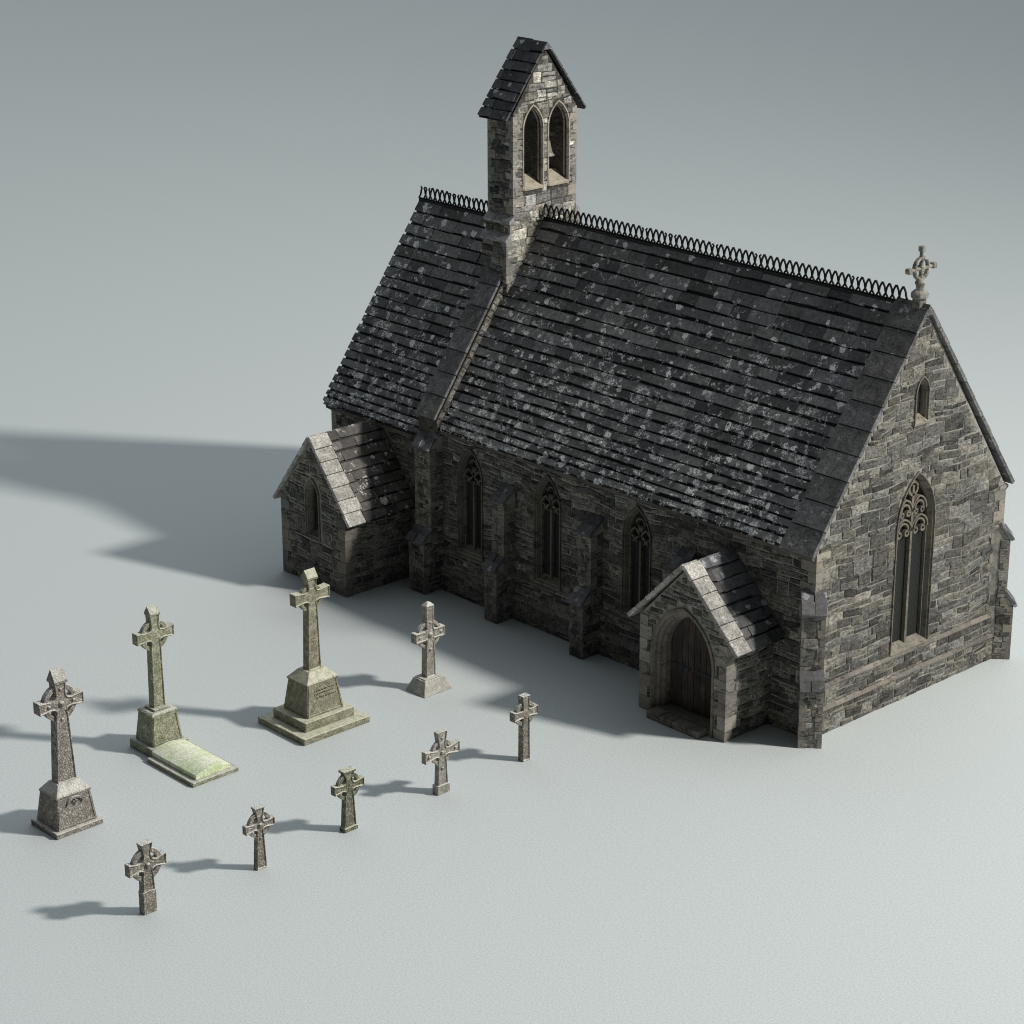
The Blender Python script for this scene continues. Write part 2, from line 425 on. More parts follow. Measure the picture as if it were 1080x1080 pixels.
# quoins
for (y, s) in ((0, 1), (W_, -1)):
    quoins(mb, 0, y, -1, s, S1 + .08, HE - .02)
    quoins(mb, P1, (-P1 if s > 0 else W_ + P1), -1, s, S2 + .08, S1 - .06, .01)
    quoins(mb, P2, (-P2 if s > 0 else W_ + P2), -1, s, 0, S2 - .06, .01)
nave = B(mb, 'nave_wall', ['mortar', 'rubble', 'ashlar'])

# ---- chancel walls
mb = MB()
slab(mb, front, [(XL + .003, -.1), (XD - .003, -.1), (XD - .003, HE2), (XL + .003, HE2)], [], -.002, -.6)
slab(mb, back, [(XL + .003, -.1), (XD - .003, -.1), (XD - .003, HE2), (XL + .003, HE2)], [], -.002, -.6)
slab(mb, gabL, [(.002, -.1), (W_ - .002, -.1), (W_ - .002, HE2), (3.5, HR2), (.002, HE2)], [], 0, -.6)
rubble(mb, front, 0, HE2, lambda z: (XL + .02, XD - .02)); rubble(mb, back, 0, HE2, lambda z: (XL + .02, XD - .02), wmul=1.3)
rubble(mb, gabL, 0, HR2 - .15, lambda z: (gable_iv(z, HE2, HR2)[0] + .02, gable_iv(z, HE2, HR2)[1] - .02), wmul=1.3)
quoins(mb, XL, 0, 1, 1, 0, HE2 - .1); quoins(mb, XL, W_, 1, -1, 0, HE2 - .1)
chancel = B(mb, 'chancel_wall', ['mortar', 'rubble', 'ashlar'])

# ---- slates
def slates(mb, O, u, v, n, length, S, rows, wmin=.45, wmax=.95, th=.058, gap=.062, tintk=(.5, 1.5)):
    """O = eave start; u along, v upslope, n normal. rows = list of row heights summing to S"""
    O, u, v, n = V(O), V(u).normalized(), V(v).normalized(), V(n).normalized()
    s = 0
    a_, b_, c_, d_ = O + u * .04, O + u * (length - .04), O + u * (length - .04) + v * S, O + u * .04 + v * S
    mb.solid([p + n * -.035 for p in (a_, b_, c_, d_)], [p + n * -.004 for p in (a_, b_, c_, d_)], (.12, .12, .12))  # under-sheet tinted near black: shade of the row gaps painted in
    for r in rows:
        x = -R(0, wmin); drift = R(0, 6)
        while x < length:
            w = R(wmin, wmax); a, b = max(0, x), min(length, x + w)
            x += w
            if b - a < .04: continue
            dv = R(-.018, .018); sk = R(-.016, .016) ; t = th * R(.75, 1.3)
            if random.random() < .06: dv += R(-.045, .0)
            tk = R(*tintk); tn = (tk, tk * R(.97, 1.03), tk * R(.95, 1.06))
            g = gap * R(.7, 1.3)
            wob = .012 * math.sin(a * 1.7 + drift)
            p = [(a + .003, s + g + dv + sk + wob), (b - .003, s + g + dv - sk + wob), (b - .003, s + r), (a + .003, s + r)]
            lo = [O + u * i + v * j for i, j in p]
            hi = [O + u * p[0][0] + v * (p[0][1] + .008) + n * t, O + u * p[1][0] + v * (p[1][1] + .008) + n * t * R(.9, 1.1),
                  O + u * p[2][0] + v * p[2][1] + n * t * .8, O + u * p[3][0] + v * p[3][1] + n * t * .8]
            mb.solid(lo, hi, tn)
        s += r
def rowlist(S, n, top, bot):
    r = [bot + (top - bot) * (i / (n - 1)) for i in range(n)]; k = S / sum(r); return [x * k * R(.96, 1.04) for x in r]
def roof_dirs(dy, dz, sign):
    v = V((0, dy * sign, dz)).normalized(); n = V((0, -dz * sign, dy)).normalized(); return v, n

# nave roof: eave (y=-.19, z=4.50) ridge (3.5, 9.50)
def pitched(x0, x1, ye, ze, zr, nrow, top, bot, mbx, **k):
    S = math.hypot(3.5 - ye, zr - ze)
    for sgn, y in ((1, ye), (-1, 7 - ye)):
        v, n = roof_dirs(3.5 - ye, zr - ze, sgn)
        slates(mbx, (x0, y, ze), (1, 0, 0), v, n, x1 - x0, S, rowlist(S, nrow, top, bot), **k)
mb = MB(); pitched(-12.8, -.80, -.17, 4.47, 9.49, 22, .36, .215, mb)
nroof = B(mb, 'nave_roof', 'slate')
mb = MB(); pitched(-17.55, -13.35, -.17, 4.10, 9.20, 22, .36, .215, mb)
croof = B(mb, 'chancel_roof', 'slate')
# eaves board under the slates
for (x0, x1, ze, rf_) in ((-12.8, .0, 4.40, nroof), (-17.4, -13.3, 4.02, croof)):
    for s_, y in ((1, 0), (-1, 7)):
        mb = MB()
        mb.solid([(x0, y - s_ * .16, ze), (x0, y - s_ * .16, ze + .07), (x0, y + s_ * .0, ze + .16), (x0, y + s_ * .0, ze - .1)],
                 [(x1, y - s_ * .16, ze), (x1, y - s_ * .16, ze + .07), (x1, y + s_ * .0, ze + .16), (x1, y + s_ * .0, ze - .1)], (.14, .13, .12))
        B(mb, 'eaves_course', 'ashlar', rf_)

# coping slabs along a slope
def coping(mb, x0, x1, p0, p1, n_, th=.10, lift=.0, tk=(.75, 1.3)):
    """slabs from p0=(y,z) low to p1=(y,z) high spanning x0..x1"""
    d = V((0, p1[0] - p0[0], p1[1] - p0[1])); L = d.length; d.normalize()
    n = V((0, -d.z, d.y)); n = n if n.z > 0 else -n
    s = 0
    for k in range(n_):
        w = L / n_; t = R(*tk); tn = (t, t, t * R(.96, 1.05))
        A = V((0, p0[0], p0[1])) + d * (s + .012); E_ = V((0, p0[0], p0[1])) + d * (s + w - .012)
        up = lift + R(-.006, .006) ; tl = .012
        X0, X1 = x0 + R(-.012, .012), x1 + R(-.008, .008)
        mb.solid([A + n * (up - th) + V((X0, 0, 0)), A + n * (up - th) + V((X1, 0, 0)), E_ + n * (up - th) + V((X1, 0, 0)), E_ + n * (up - th) + V((X0, 0, 0))],
                 [A + n * (up + tl) + V((X0, 0, 0)), A + n * (up + tl) + V((X1, 0, 0)), E_ + n * up + V((X1, 0, 0)), E_ + n * up + V((X0, 0, 0))], tn)
        s += w
for s_ in (1, -1):
    mb = MB(); y0 = -.20 if s_ > 0 else 7.20
    coping(mb, -.86, .10, (y0, 4.47), (3.5, 9.52), 10, .10, .10)
    B(mb, 'gable_coping', 'coping', nroof, bevel=.008)
mb = MB()
mb.solid([(-.86, 3.32, 9.40), (-.86, 3.5, 9.66), (-.86, 3.68, 9.40)], [(.10, 3.32, 9.40), (.10, 3.5, 9.66), (.10, 3.68, 9.40)], (.9, .9, .9))
B(mb, 'apex_stone', 'coping', nroof, bevel=.008)

# parapet between nave and chancel: stone upstand + coping
mb = MB()
pr = Frame((XD + .45, 0, 0), (0, 1, 0), (1, 0, 0))      # face at x=-12.65
up = .24
poly = [(-.22, 4.3), (-.22, 4.75), (3.5, 9.49 + .50), (7.22, 4.75), (7.22, 4.3)]
mb.solid([(-13.42, a, b) for a, b in poly], [(-12.68, a, b) for a, b in poly], (.12, .115, .1), 1)
L = math.hypot(3.72, 5.24)
v = V((0, 3.72, 5.24)).normalized(); n = V((0, -5.24, 3.72)).normalized()
class SF:   # sloping frame: u along slope, z -> normal
    def __init__(s, O, u, w, n): s.O, s.u, s.w, s.n = V(O), V(u), V(w), V(n)
    def p(s, u, z, d=0.): return s.O + s.u * u + s.w * z + s.n * d
for sg in (1, -1):
    vv = V((0, 3.72 * sg, 5.24)).normalized(); nn = V((0, -5.24 * sg, 3.72)).normalized()
    f2 = SF((-12.68, -.22 if sg > 0 else 7.22, 4.75), vv, nn, (1, 0, 0))
    u = .05
    while u < L - .1:
        w = R(.12, .4); hz = random.choice([(-.34, -.02)] + [(-.34, -.18), (-.18, -.02)])
        for za, zb in (((-.34, -.18), (-.18, -.02)) if random.random() < .5 else ((-.34, -.02),)):
            pillow(mb, f2, [(u, za + .01), (u + w - .015, za + .01), (u + w - .015, zb - .005), (u, zb - .005)], .025, tuple(c * 1.35 for c in rub_tint()), 1)
        u += w
par = B(mb, 'parapet_wall', ['mortar', 'rubble'])
for s_ in (1, -1):
    mb = MB(); y0 = -.26 if s_ > 0 else 7.26
    coping(mb, -13.45, -12.70, (y0, 4.74), (3.5, 9.50 + .52), 10, .07, .07)
    B(mb, 'coping', 'coping', par, bevel=.008)

# ---- iron ridge cresting
def tube(mb, pts, r, n=5, closed=False):
    loops = []
    for i, p in enumerate(pts):
        p = V(p); a = V(pts[max(i - 1, 0)]); b = V(pts[min(i + 1, len(pts) - 1)])
        t = (b - a).normalized(); up_ = V((0, 1, 0)); s1 = t.cross(up_).normalized(); s2 = up_
        loops.append([p + (s1 * math.cos(2 * math.pi * k / n) + s2 * math.sin(2 * math.pi * k / n)) * r for k in range(n)])
    for k in range(len(loops) - 1): mb.solid(loops[k], loops[k + 1], (1, 1, 1), 0, k == 0, k == len(loops) - 2)
def cresting(x0, x1, z, parent):
    mb = MB()
    mb.box(x0, x1, 3.44, 3.56, z - .08, z + .005); mb.box(x0, x1, 3.478, 3.522, z + .005, z + .03)
    p = .20; c = x0 + .12
    while c < x1 - .05:
        broken = random.random() < .10
        for s in (-1, 1):
            prof = [(.175, .01), (.138, .06), (.098, .12), (.080, .18), (.072, .235), (.040, .30), (.0, .365)]
            if broken: prof = prof[:-1] + [(.08, .34)]
            tube(mb, [(c + s * a, 3.5 + s * .006, z + b) for a, b in prof], .027)
        c += p
    return B(mb, 'ridge_cresting', 'iron', parent)
cresting(-12.62, -.55, 9.56, nroof)
cresting(-17.55, -13.45, 9.28, croof)

# ---- bellcote
mb = MB()
BX0, BX1 = -13.49, -12.56
out = [(2.14, 7.6), (2.14, 9.17), (2.27, 9.30), (2.27, 9.62), (2.38, 9.74), (2.38, 12.42), (3.5, 13.98)]
out = out + [(7 - a, b) for a, b in reversed(out[:-1])]
OZ0, OZS, OZA = 10.62, 11.93, 12.5
OC = [(3.07, .29), (3.98, .31)]
bf = Frame((BX1, 0, 0), (0, 1, 0), (1, 0, 0)); bb = Frame((BX0, 0, 0), (0, 1, 0), (-1, 0, 0))
slab(mb, bf, out, [arch(c, w, OZ0 - .2, OZS, OZA) for c, w in OC], 0, -(BX1 - BX0), (.11, .105, .095), 1)
def bell_iv(z):
    if z < 9.17: a = 2.14
    elif z < 9.62: a = 2.27
    elif z < 12.42: a = 2.38
    else: a = 2.38 + (z - 12.42) / 1.56 * 1.12
    return (a + .02, 7 - a - .02)
hol = [(c, (lambda z, w=w: arch_hw(w + .07, OZ0 - .24, OZS, OZA + .08, z))) for c, w in OC]
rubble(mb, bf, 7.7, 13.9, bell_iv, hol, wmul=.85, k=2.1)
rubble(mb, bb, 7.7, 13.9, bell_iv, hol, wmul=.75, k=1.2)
for sg, nrm in ((0, -1), (1, 1)):
    for (a, z0, z1) in ((2.14, 7.7, 9.15), (2.27, 9.3, 9.6), (2.38, 9.74, 12.4)):
        yy = a if sg == 0 else 7 - a
        rubble(mb, Frame((BX0, yy, 0), (1, 0, 0), (0, nrm, 0)), z0, z1, lambda z: (.02, .91), wmul=.8)
for yy, s in ((2.38, 1), (4.62, -1)):
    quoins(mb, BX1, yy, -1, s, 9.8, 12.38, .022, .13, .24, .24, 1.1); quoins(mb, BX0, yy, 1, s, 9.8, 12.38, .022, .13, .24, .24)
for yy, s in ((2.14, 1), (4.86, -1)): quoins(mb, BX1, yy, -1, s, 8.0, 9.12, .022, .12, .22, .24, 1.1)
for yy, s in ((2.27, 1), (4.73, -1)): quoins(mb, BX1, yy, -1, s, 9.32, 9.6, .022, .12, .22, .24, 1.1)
bell = B(mb, 'bellcote_wall', ['mortar', 'rubble', 'ashlar'])
for s_ in (1, -1):
    f = lambda y: y if s_ > 0 else 7 - y
    for (ya, yb, z0) in ((2.08, 2.29, 9.10), (2.21, 2.40, 9.56)):
        mb = MB()
        mb.solid([(BX0 - .04, f(ya), z0), (BX0 - .04, f(ya), z0 + .06), (BX0 - .04, f(yb), z0 + .24), (BX0 - .04, f(yb), z0)],
                 [(BX1 + .04, f(ya), z0), (BX1 + .04, f(ya), z0 + .06), (BX1 + .04, f(yb), z0 + .24), (BX1 + .04, f(yb), z0)], (2.2, 2.2, 2.2))
        B(mb, 'weathering_slab', 'coping', bell, bevel=.008)
for c, w in OC:
    mb = MB()
    loft_arch(mb, bf, c, [(w + .09, OZ0 - .22, OZS, OZA + .10, -.005), (w + .09, OZ0 - .22, OZS, OZA + .10, .035), (w + .055, OZ0 - .22, OZS, OZA + .06, .04), (w + .04, OZ0 - .22, OZS, OZA + .045, .01), (w - .02, OZ0 - .02, OZS, OZA - .03, -.10)], (.40, .36, .30))
    # sloping sill
    mb.solid([bf.p(c - w - .05, OZ0 - .24, -.02), bf.p(c - w - .05, OZ0 - .24, .05), bf.p(c - w - .05, OZ0 - .19, .06), bf.p(c - w - .05, OZ0 + .09, -.42), bf.p(c - w - .05, OZ0 - .1, -.42)],
             [bf.p(c + w + .05, OZ0 - .24, -.02), bf.p(c + w + .05, OZ0 - .24, .05), bf.p(c + w + .05, OZ0 - .19, .06), bf.p(c + w + .05, OZ0 + .09, -.42), bf.p(c + w + .05, OZ0 - .1, -.42)], (.48, .44, .36))
    B(mb, 'arch_surround', 'ashlar', bell)
# bellcote roof
mb = MB()
S = math.hypot(1.42, 1.83)
for sg in (1, -1):
    y = 3.5 - 1.42 * sg
    v, n = roof_dirs(1.42, 1.83, sg)
    slates(mb, (BX0 - .09, y, 12.27), (1, 0, 0), v, n, 1.11, S, rowlist(S, 8, .30, .26), .3, .6, .05, .035)
mb.solid([(BX0 - .09, 3.36, 13.97), (BX0 - .09, 3.5, 14.17), (BX0 - .09, 3.64, 13.97)], [(BX0 + .5, 3.36, 13.97), (BX0 + .5, 3.5, 14.17), (BX0 + .5, 3.64, 13.97)], (.9, .9, .9))
mb.solid([(BX0 + .51, 3.36, 13.96), (BX0 + .51, 3.5, 14.15), (BX0 + .51, 3.64, 13.96)], [(BX1 + .1, 3.36, 13.96), (BX1 + .1, 3.5, 14.15), (BX1 + .1, 3.64, 13.96)], (1.8, 1.8, 1.8))
B(mb, 'bellcote_roof', 'slate_bell')
# the bell (hangs in the right opening)
mb = MB()
mb.lathe(0, 0, [(.0, .46), (.05, .455), (.075, .40), (.10, .33), (.115, .2), (.14, .1), (.20, .02), (.215, 0), (.17, .01), (.1, .3), (0, .36)], 28)
bell_o = mb.build('bell', 'bell', None, (0, 0, 0), smooth=True); bell_o.location = (-12.93, 3.93, 11.10)
bell_o['label'] = 'small pale bell hanging inside the right-hand arch of the bellcote'; bell_o['category'] = 'bell'
mb = MB(); mb.box(-.05, .05, -.20, .24, .50, .60); mb.box(-.02, .02, -.02, .02, .43, .5)
mb.build('headstock', 'iron', bell_o)

# ---- windows
def window(fr, c, hw, z0, zs, za, big=False, plain=False, name='window', parent=chapel, k=1., depth=-.19):
    mb = MB(); t = tuple(x * k for x in (.19, .178, .15))
    loft_arch(mb, fr, c, [(hw + .06, z0 - .04, zs, za + .08, -.01), (hw + .06, z0 - .04, zs, za + .08, .05), (hw + .03, z0 - .04, zs, za + .045, .055), (hw + .02, z0 - .02, zs, za + .03, .012),
                          (hw - .005, z0, zs, za - .01, .005), (hw - .05, z0 + .05, zs, za - .07, depth * .6), (hw - .05, z0 + .05, zs, za - .07, depth - .03)], t)
    win = B(mb, 'window', 'ashlar', parent)
    mb = MB()
    l0, l1 = c - hw - .06, c + hw + .06
    mb.solid([fr.p(l0, z0 - .12, -.03), fr.p(l0, z0 - .12, .05), fr.p(l0, z0 - .06, .065), fr.p(l0, z0 + .10, depth), fr.p(l0, z0 - .1, depth)],
             [fr.p(l1, z0 - .12, -.03), fr.p(l1, z0 - .12, .05), fr.p(l1, z0 - .06, .065), fr.p(l1, z0 + .10, depth), fr.p(l1, z0 - .1, depth)], tuple(x * 1.55 for x in t))
    B(mb, 'sill', 'ashlar', win)
    mb = MB()
    L = arch(c, hw + .02, z0, zs, za); mb.solid([fr.p(a, b, depth - .04) for a, b in L], [fr.p(a, b, depth) for a, b in L])
    B(mb, 'pane', 'glass', win)
    if plain: return win
    mb = MB(); iw = hw - .05; g = depth; f = depth + .10; t2 = tuple(x * 1.05 for x in t); bw = .055 if not big else .075
    ia = za - .07
    bar(mb, fr, [(c, z0), (c, zs + (ia - zs) * (.42 if not big else .8))], bw, f, g - .01, tint=t2)
    for s in (-1, 1):
        bar(mb, fr, [(c + s * (iw - .012), z0), (c + s * (iw - .012), zs)], .04, f - .02, g - .01, tint=t2)
        cc = c + s * iw / 2; q = iw / 2
        def foil(cx, cz, r, a0, a1, w=.04, n=9, dd=0.):
            bar(mb, fr, [(cx + r * math.cos(math.radians(a0 + (a1 - a0) * i / n)), cz + r * math.sin(math.radians(a0 + (a1 - a0) * i / n))) for i in range(n + 1)], w, f - dd, g - .01, tint=t2)
        if not big:
            # cusped light head and curved branch
            A = arch(cc, q, zs - .25, zs - .12, zs + .20, 6)[1:-1]; bar(mb, fr, A, .04, f, g - .01, tint=t2)
            foil(cc - q * .55, zs - .10, q * .42, -60, 110); foil(cc + q * .55, zs - .10, q * .42, 70, 240)
            bar(mb, fr, [(c + s * iw * .0, zs + .05), (c + s * iw * .18, zs + .25), (c + s * iw * .42, zs + .40)], .04, f, g - .01, tint=t2)
            foil(c, zs + .36, iw * .30, 90 - 180 * (s > 0), 270 - 180 * (s > 0))
        else:
            for zb in (zs - .12, zs + .36):
                qq = q * (1 if zb < zs else .86); cx = c + s * qq * .98
                A = arch(cx, qq, zb - .3, zb - .08, zb + .26, 6)[1:-1]; bar(mb, fr, A, .042, f + .01, g - .01, tint=t2)
                foil(cx, zb - .02, qq * .60, -10, 190, .045, 12)
                foil(cx + qq * .45, zb - .1, qq * .22, 0, 360, .05); foil(cx - qq * .45, zb - .1, qq * .22, 0, 360, .05)
            foil(c, zs + .86, iw * .26, 90 - 180 * (s > 0), 270 - 180 * (s > 0), .06)
    B(mb, 'tracery', 'ashlar', win)
    return win
for c in WIN: window(front, c, WHW, WZ0, WZS, WZA, k=.8)
window(gab, GC, GHW, GZ0, GZS, GZA, big=True, k=.95)
wl = window(gab, LC, LHW, LZ0, LZS, LZA, plain=True, k=1.0, depth=-.14)

# ---- buttresses
def buttress(cx, cy, nx, ny, w, stages, zb=0., k=1.):
    """stages: [(ztop_of_face, depth, ztop_of_cap)] bottom to top; last cap returns to depth 0"""
    n = V((nx, ny, 0)).normalized(); u = V((-n.y, n.x, 0))
    mb = MB(); caps = []; zlo = -.05
    for i, (zf, d, zc) in enumerate(stages):
        dn = stages[i + 1][1] if i + 1 < len(stages) else 0.
        O = V((cx, cy, 0)) + n * 0
        fr = Frame(O + u * (-w / 2), u, n)
        P_ = [(d, zlo), (d, zf), (dn, zc), (-.25, zc), (-.25, zlo)]
        mb.solid([fr.p(0, z, dd) for dd, z in P_], [fr.p(w, z, dd) for dd, z in P_])
        z0_ = max(zlo, 0)
        rubble(mb, fr, z0_, zf, lambda z: (.02, w - .02), base=d, wmul=.6, hmin=.1, k=k, warp=0)
        sl = Frame(O + n * 0 - u * (w / 2), n, -u); sr = Frame(O + u * (w / 2), n, u)
        for f_ in (sl, sr): rubble(mb, f_, z0_, zf, lambda z: (0., d - .01), wmul=.7, hmin=.1, k=k, warp=0)
        # quoin blocks on the outer edges
        z = z0_; fl = 0
        while z < zf - .04:
            hh = min(R(.2, .27), zf - z)
            for e in (0, 1):
                a = (.15 if fl == e else .09); b_ = (.12 if fl == e else .2)
                ua, ub = (-.02, a) if e == 0 else (w - a, w + .02)
                L0 = [fr.p(ua, z + .006, d + .022), fr.p(ub, z + .006, d + .022), fr.p(ub, z + .006, d - b_), fr.p(ua, z + .006, d - b_)]
                mb.solid(L0, [p + V((0, 0, hh - .012)) for p in L0], quo_tint(.72 * k), 2)
            z += hh; fl = 1 - fl
        # cap: two overlapping slate courses
        cap = MB(); caps.append(cap); dv = V((dn - d, 0, zc - zf)); Lc = math.hypot(dn - d, zc - zf)
        for q in range(2):
            a, b2 = q / 2, (q + 1) / 2
            pa = (d + .05 + (dn - d - .05) * a, zf - .03 + (zc - zf + .03) * a); pb = (d + .05 + (dn - d - .05) * b2, zf - .03 + (zc - zf + .03) * b2)
            for (ua, ub) in ((-.035, w * R(.4, .6)), (None, w + .035)):
                if ua is None: ua = last
                last = ub + .006
                tk = R(.8, 2.0); th = R(.05, .085) + (.035 if q == 0 else 0)
                A = [fr.p(ua, pa[1], pa[0]), fr.p(ub, pa[1], pa[0]), fr.p(ub, pb[1] + .02, pb[0] - .02), fr.p(ua, pb[1] + .02, pb[0] - .02)]
                nn = (n * (zc - zf) + V((0, 0, 1)) * (d - dn)).normalized()
                cap.solid(A, [p + nn * th for p in A], (tk, tk, tk))
        zlo = zf
    b = B(mb, 'buttress', ['mortar', 'rubble', 'ashlar'])
    for cap in caps: B(cap, 'cap', 'capslate', b, bevel=.006)
for x in (-10.13, -6.98, -3.85): buttress(x, 0, 0, -1, .42, [(1.42, .67, 1.74), (3.18, .40, 3.52)])
buttress(-13.0, 0, 0, -1, .58, [(1.42, .70, 1.76), (3.97, .45, 4.50)])
buttress(-.08, .04, 1, -1, .50, [(1.42, .67, 1.76), (3.16, .40, 3.56)], k=1.25)
buttress(-.04, 6.96, 1, 1, .50, [(1.42, .42, 1.72), (3.16, .23, 3.50)], k=1.25)
for x in (-13.0, -10.13, -6.98, -3.85): buttress(x, 7, 0, 1, .45, [(1.42, .67, 1.74), (3.18, .40, 3.52)])

# ---- porch and wing
def annex(name, x0, x1, yf, ze, za, ov, eave_z, apex_z, cop_w, n_cop, nrow, hole, roofmat, copmat):
    cx = (x0 + x1) / 2; hw = (x1 - x0) / 2
    fr = Frame((0, yf, 0), (1, 0, 0), (0, -1, 0)); mb = MB()
    outl = [(x0, -.1), (x1, -.1), (x1, ze), (cx, za), (x0, ze)]
    slab(mb, fr, outl, [hole['loop']], 0, -.4)
    mb.box(x0, x0 + .4, yf + .402, .1, -.1, ze); mb.box(x1 - .4, x1, yf + .402, .1, -.1, ze)
    def iv(z):
        if z < ze: return (x0 + .02, x1 - .02)
        k = (z - ze) / (za - ze) * hw; return (x0 + k + .02, x1 - k - .02)
    rubble(mb, fr, 0, za - .1, iv, hole['block'], wmul=.8)
    rubble(mb, Frame((x1, 0, 0), (0, 1, 0), (1, 0, 0)), 0, ze, lambda z: (yf + .02, -.02), wmul=.8, k=1.1)
    rubble(mb, Frame((x0, 0, 0), (0, 1, 0), (-1, 0, 0)), 0, ze, lambda z: (yf + .02, -.02), wmul=.8)
    quoins(mb, x1, yf, -1, 1, 0, ze - .02, .03, .22, .34, .3, hole.get('qk', 1.)); quoins(mb, x0, yf, 1, 1, 0, ze - .02, .03, .22, .34, .3, hole.get('qk', 1.))
    wall = B(mb, name + '_wall', ['mortar', 'rubble', 'ashlar'])
    # roof (ridge runs along y)
    mb = MB(); tw = hw + ov; S = math.hypot(tw, apex_z - eave_z); yfr = yf - .10
    for sg in (1, -1):
        v = V((-sg * tw, 0, apex_z - eave_z)).normalized(); n = V((sg * (apex_z - eave_z), 0, tw)).normalized()
        slates(mb, (cx + sg * tw, yfr + cop_w, eave_z), (0, 1, 0), v, n, -yfr - cop_w, S, rowlist(S, nrow, .27, .23), .3, .6, .045, .045)
    rf = B(mb, name + '_roof', roofmat)
    for sg in (1, -1):
        mb = MB(); v = V((-sg * tw, 0, apex_z - eave_z)).normalized(); n = V((sg * (apex_z - eave_z), 0, tw)).normalized(); w = S / n_cop
        for k in range(n_cop):
            A = V((cx + sg * tw, 0, eave_z)) + v * (k * w + .006); E_ = V((cx + sg * tw, 0, eave_z)) + v * ((k + 1) * w - .006); t = R(.75, 1.3)
            y0, y1 = yfr + R(-.01, .01), yfr + cop_w + R(-.03, .03)
            L0 = [A + n * -.04, E_ + n * -.04, E_ + n * .05, A + n * .065]
            mb.solid([p + V((0, y0, 0)) for p in L0], [p + V((0, y1, 0)) for p in L0], (t, t, t))
        B(mb, 'coping', copmat, rf, bevel=.008)
    return wall
PC = -2.49
DH = dict(loop=arch(PC, .90, .10, 1.62, 2.80), block=[(PC, lambda z: arch_hw(1.02, -.1, 1.62, 2.92, z))], qk=1.0)
porch = annex('porch', -3.83, -1.15, -1.62, 2.42, 3.84, .37, 2.24, 3.97, .52, 6, 8, DH, 'capslate', 'coping_low')
pf = Frame((0, -1.62, 0), (1, 0, 0), (0, -1, 0))
mb = MB()
loft_arch(mb, pf, PC, [(1.0, 0., 1.62, 2.92, -.01), (1.0, 0., 1.62, 2.92, .05), (.94, 0., 1.62, 2.85, .055), (.90, 0., 1.62, 2.80, .01), (.88, 0., 1.62, 2.78, -.06), (.82, 0., 1.62, 2.71, -.09),
                       (.81, 0., 1.62, 2.70, -.16), (.76, 0., 1.62, 2.64, -.22), (.75, 0., 1.62, 2.62, -.42)], (.22, .20, .17))
B(mb, 'door_arch', 'ashlar', porch)
mb = MB()      # two door leaves of boards
Lh = lambda x: 0
xs = [PC - .76 + 1.52 * i / 8 for i in range(9)]
df = Frame((0, -1.24, 0), (1, 0, 0), (0, -1, 0))
def top_at(x, hw=.80, zs=1.62, za=2.66):
    r = za - zs; Rr = (hw * hw + r * r) / (2 * hw); xx = abs(x - PC) - (hw - Rr)
    return zs + math.sqrt(max(0, Rr * Rr - xx * xx))
for i in range(8):
    a, b = xs[i] + .006, xs[i + 1] - .006; t = R(.8, 1.2)
    if i == 3: b -= .008
    mb.solid([df.p(a, .18, -.06), df.p(b, .18, -.06), df.p(b, top_at(b), -.06), df.p(a, top_at(a), -.06)],
             [df.p(a, .18, 0), df.p(b, .18, 0), df.p(b, top_at(b), 0), df.p(a, top_at(a), 0)], (t, t, t))
mb.box(PC - .78, PC + .78, -1.17, -1.12, .1, 2.6, (.1, .1, .1))
door = B(mb, 'door', 'wood', chapel, bevel=.004)
for s in (-1, 1):
    mb = MB()
    for z in (1.25,):
        h = [(PC + s * .10, z), (PC + s * .66, z)]
        bar(mb, df, h, .045, .02, -.0)
        for (x, d) in ((.16, .09), (.34, .07), (.50, .05)):
            bar(mb, df, [(PC + s * x, z - d), (PC + s * (x + .05), z), (PC + s * x, z + d)], .028, .018, 0)
    B(mb, 'hinge', 'hinge', door)
mb = MB(); mb.box(PC - .9, PC + .9, -1.60, -1.1, -.05, .17, (.22, .205, .175))
x = PC - .82
while x < PC + .80:
    w = min(R(.35, .5), PC + .84 - x); mb.box(x, x + w - .012, -1.97 + R(-.01, .01), -1.63, -.05, .17 + R(-.01, .01), quo_tint(.75)); x += w
B(mb, 'doorstep', 'ashlar', chapel, bevel=.012)

WC = -15.32
WH = dict(loop=arch(WC, .24, 1.36, 2.45, 2.92), block=[(WC, lambda z: arch_hw(.36, 1.25, 2.45, 3.04, z))], qk=.7)
wing = annex('wing', -16.655, -13.985, -2.32, 2.30, 4.02, .27, 2.04, 4.14, .60, 7, 9, WH, 'slate_low', 'coping_low')
wf = Frame((0, -2.32, 0), (1, 0, 0), (0, -1, 0))
window(wf, WC, .24, 1.36, 2.45, 2.92, plain=True, k=1.0, depth=-.20)

# ---- gable cross finial
fx, fy = -.23, 3.5
mb = MB()
mb.box(fx - .12, fx + .12, fy - .12, fy + .12, 9.30, 9.86)
mb.lathe(fx, fy, [(.19, 9.86), (.205, 9.90), (.205, 9.99), (.15, 10.04), (.09, 10.06)], 8)
mb.lathe(fx, fy, [(.10, 10.04), (.10, 10.17), (.13, 10.19), (.13, 10.23), (.08, 10.30), (.065, 10.38)], 10)
ff = Frame((fx, 0, 0), (0, 1, 0), (1, 0, 0)); ZC = 10.55
for (a, b) in (((fy, 10.3), (fy, 10.98)), ((fy - .42, ZC), (fy + .42, ZC))): bar(mb, ff, [a, b], .075, .05, -.05)
bar(mb, ff, [(fy + .245 * math.cos(i * math.pi / 12), ZC + .245 * math.sin(i * math.pi / 12)) for i in range(24)], .07, .055, -.055, closed=True)
for (y, z) in ((fy - .44, ZC), (fy + .44, ZC), (fy, 11.0)):
    mb.box(fx - .07, fx + .07, y - .065, y + .065, z - .065, z + .065)
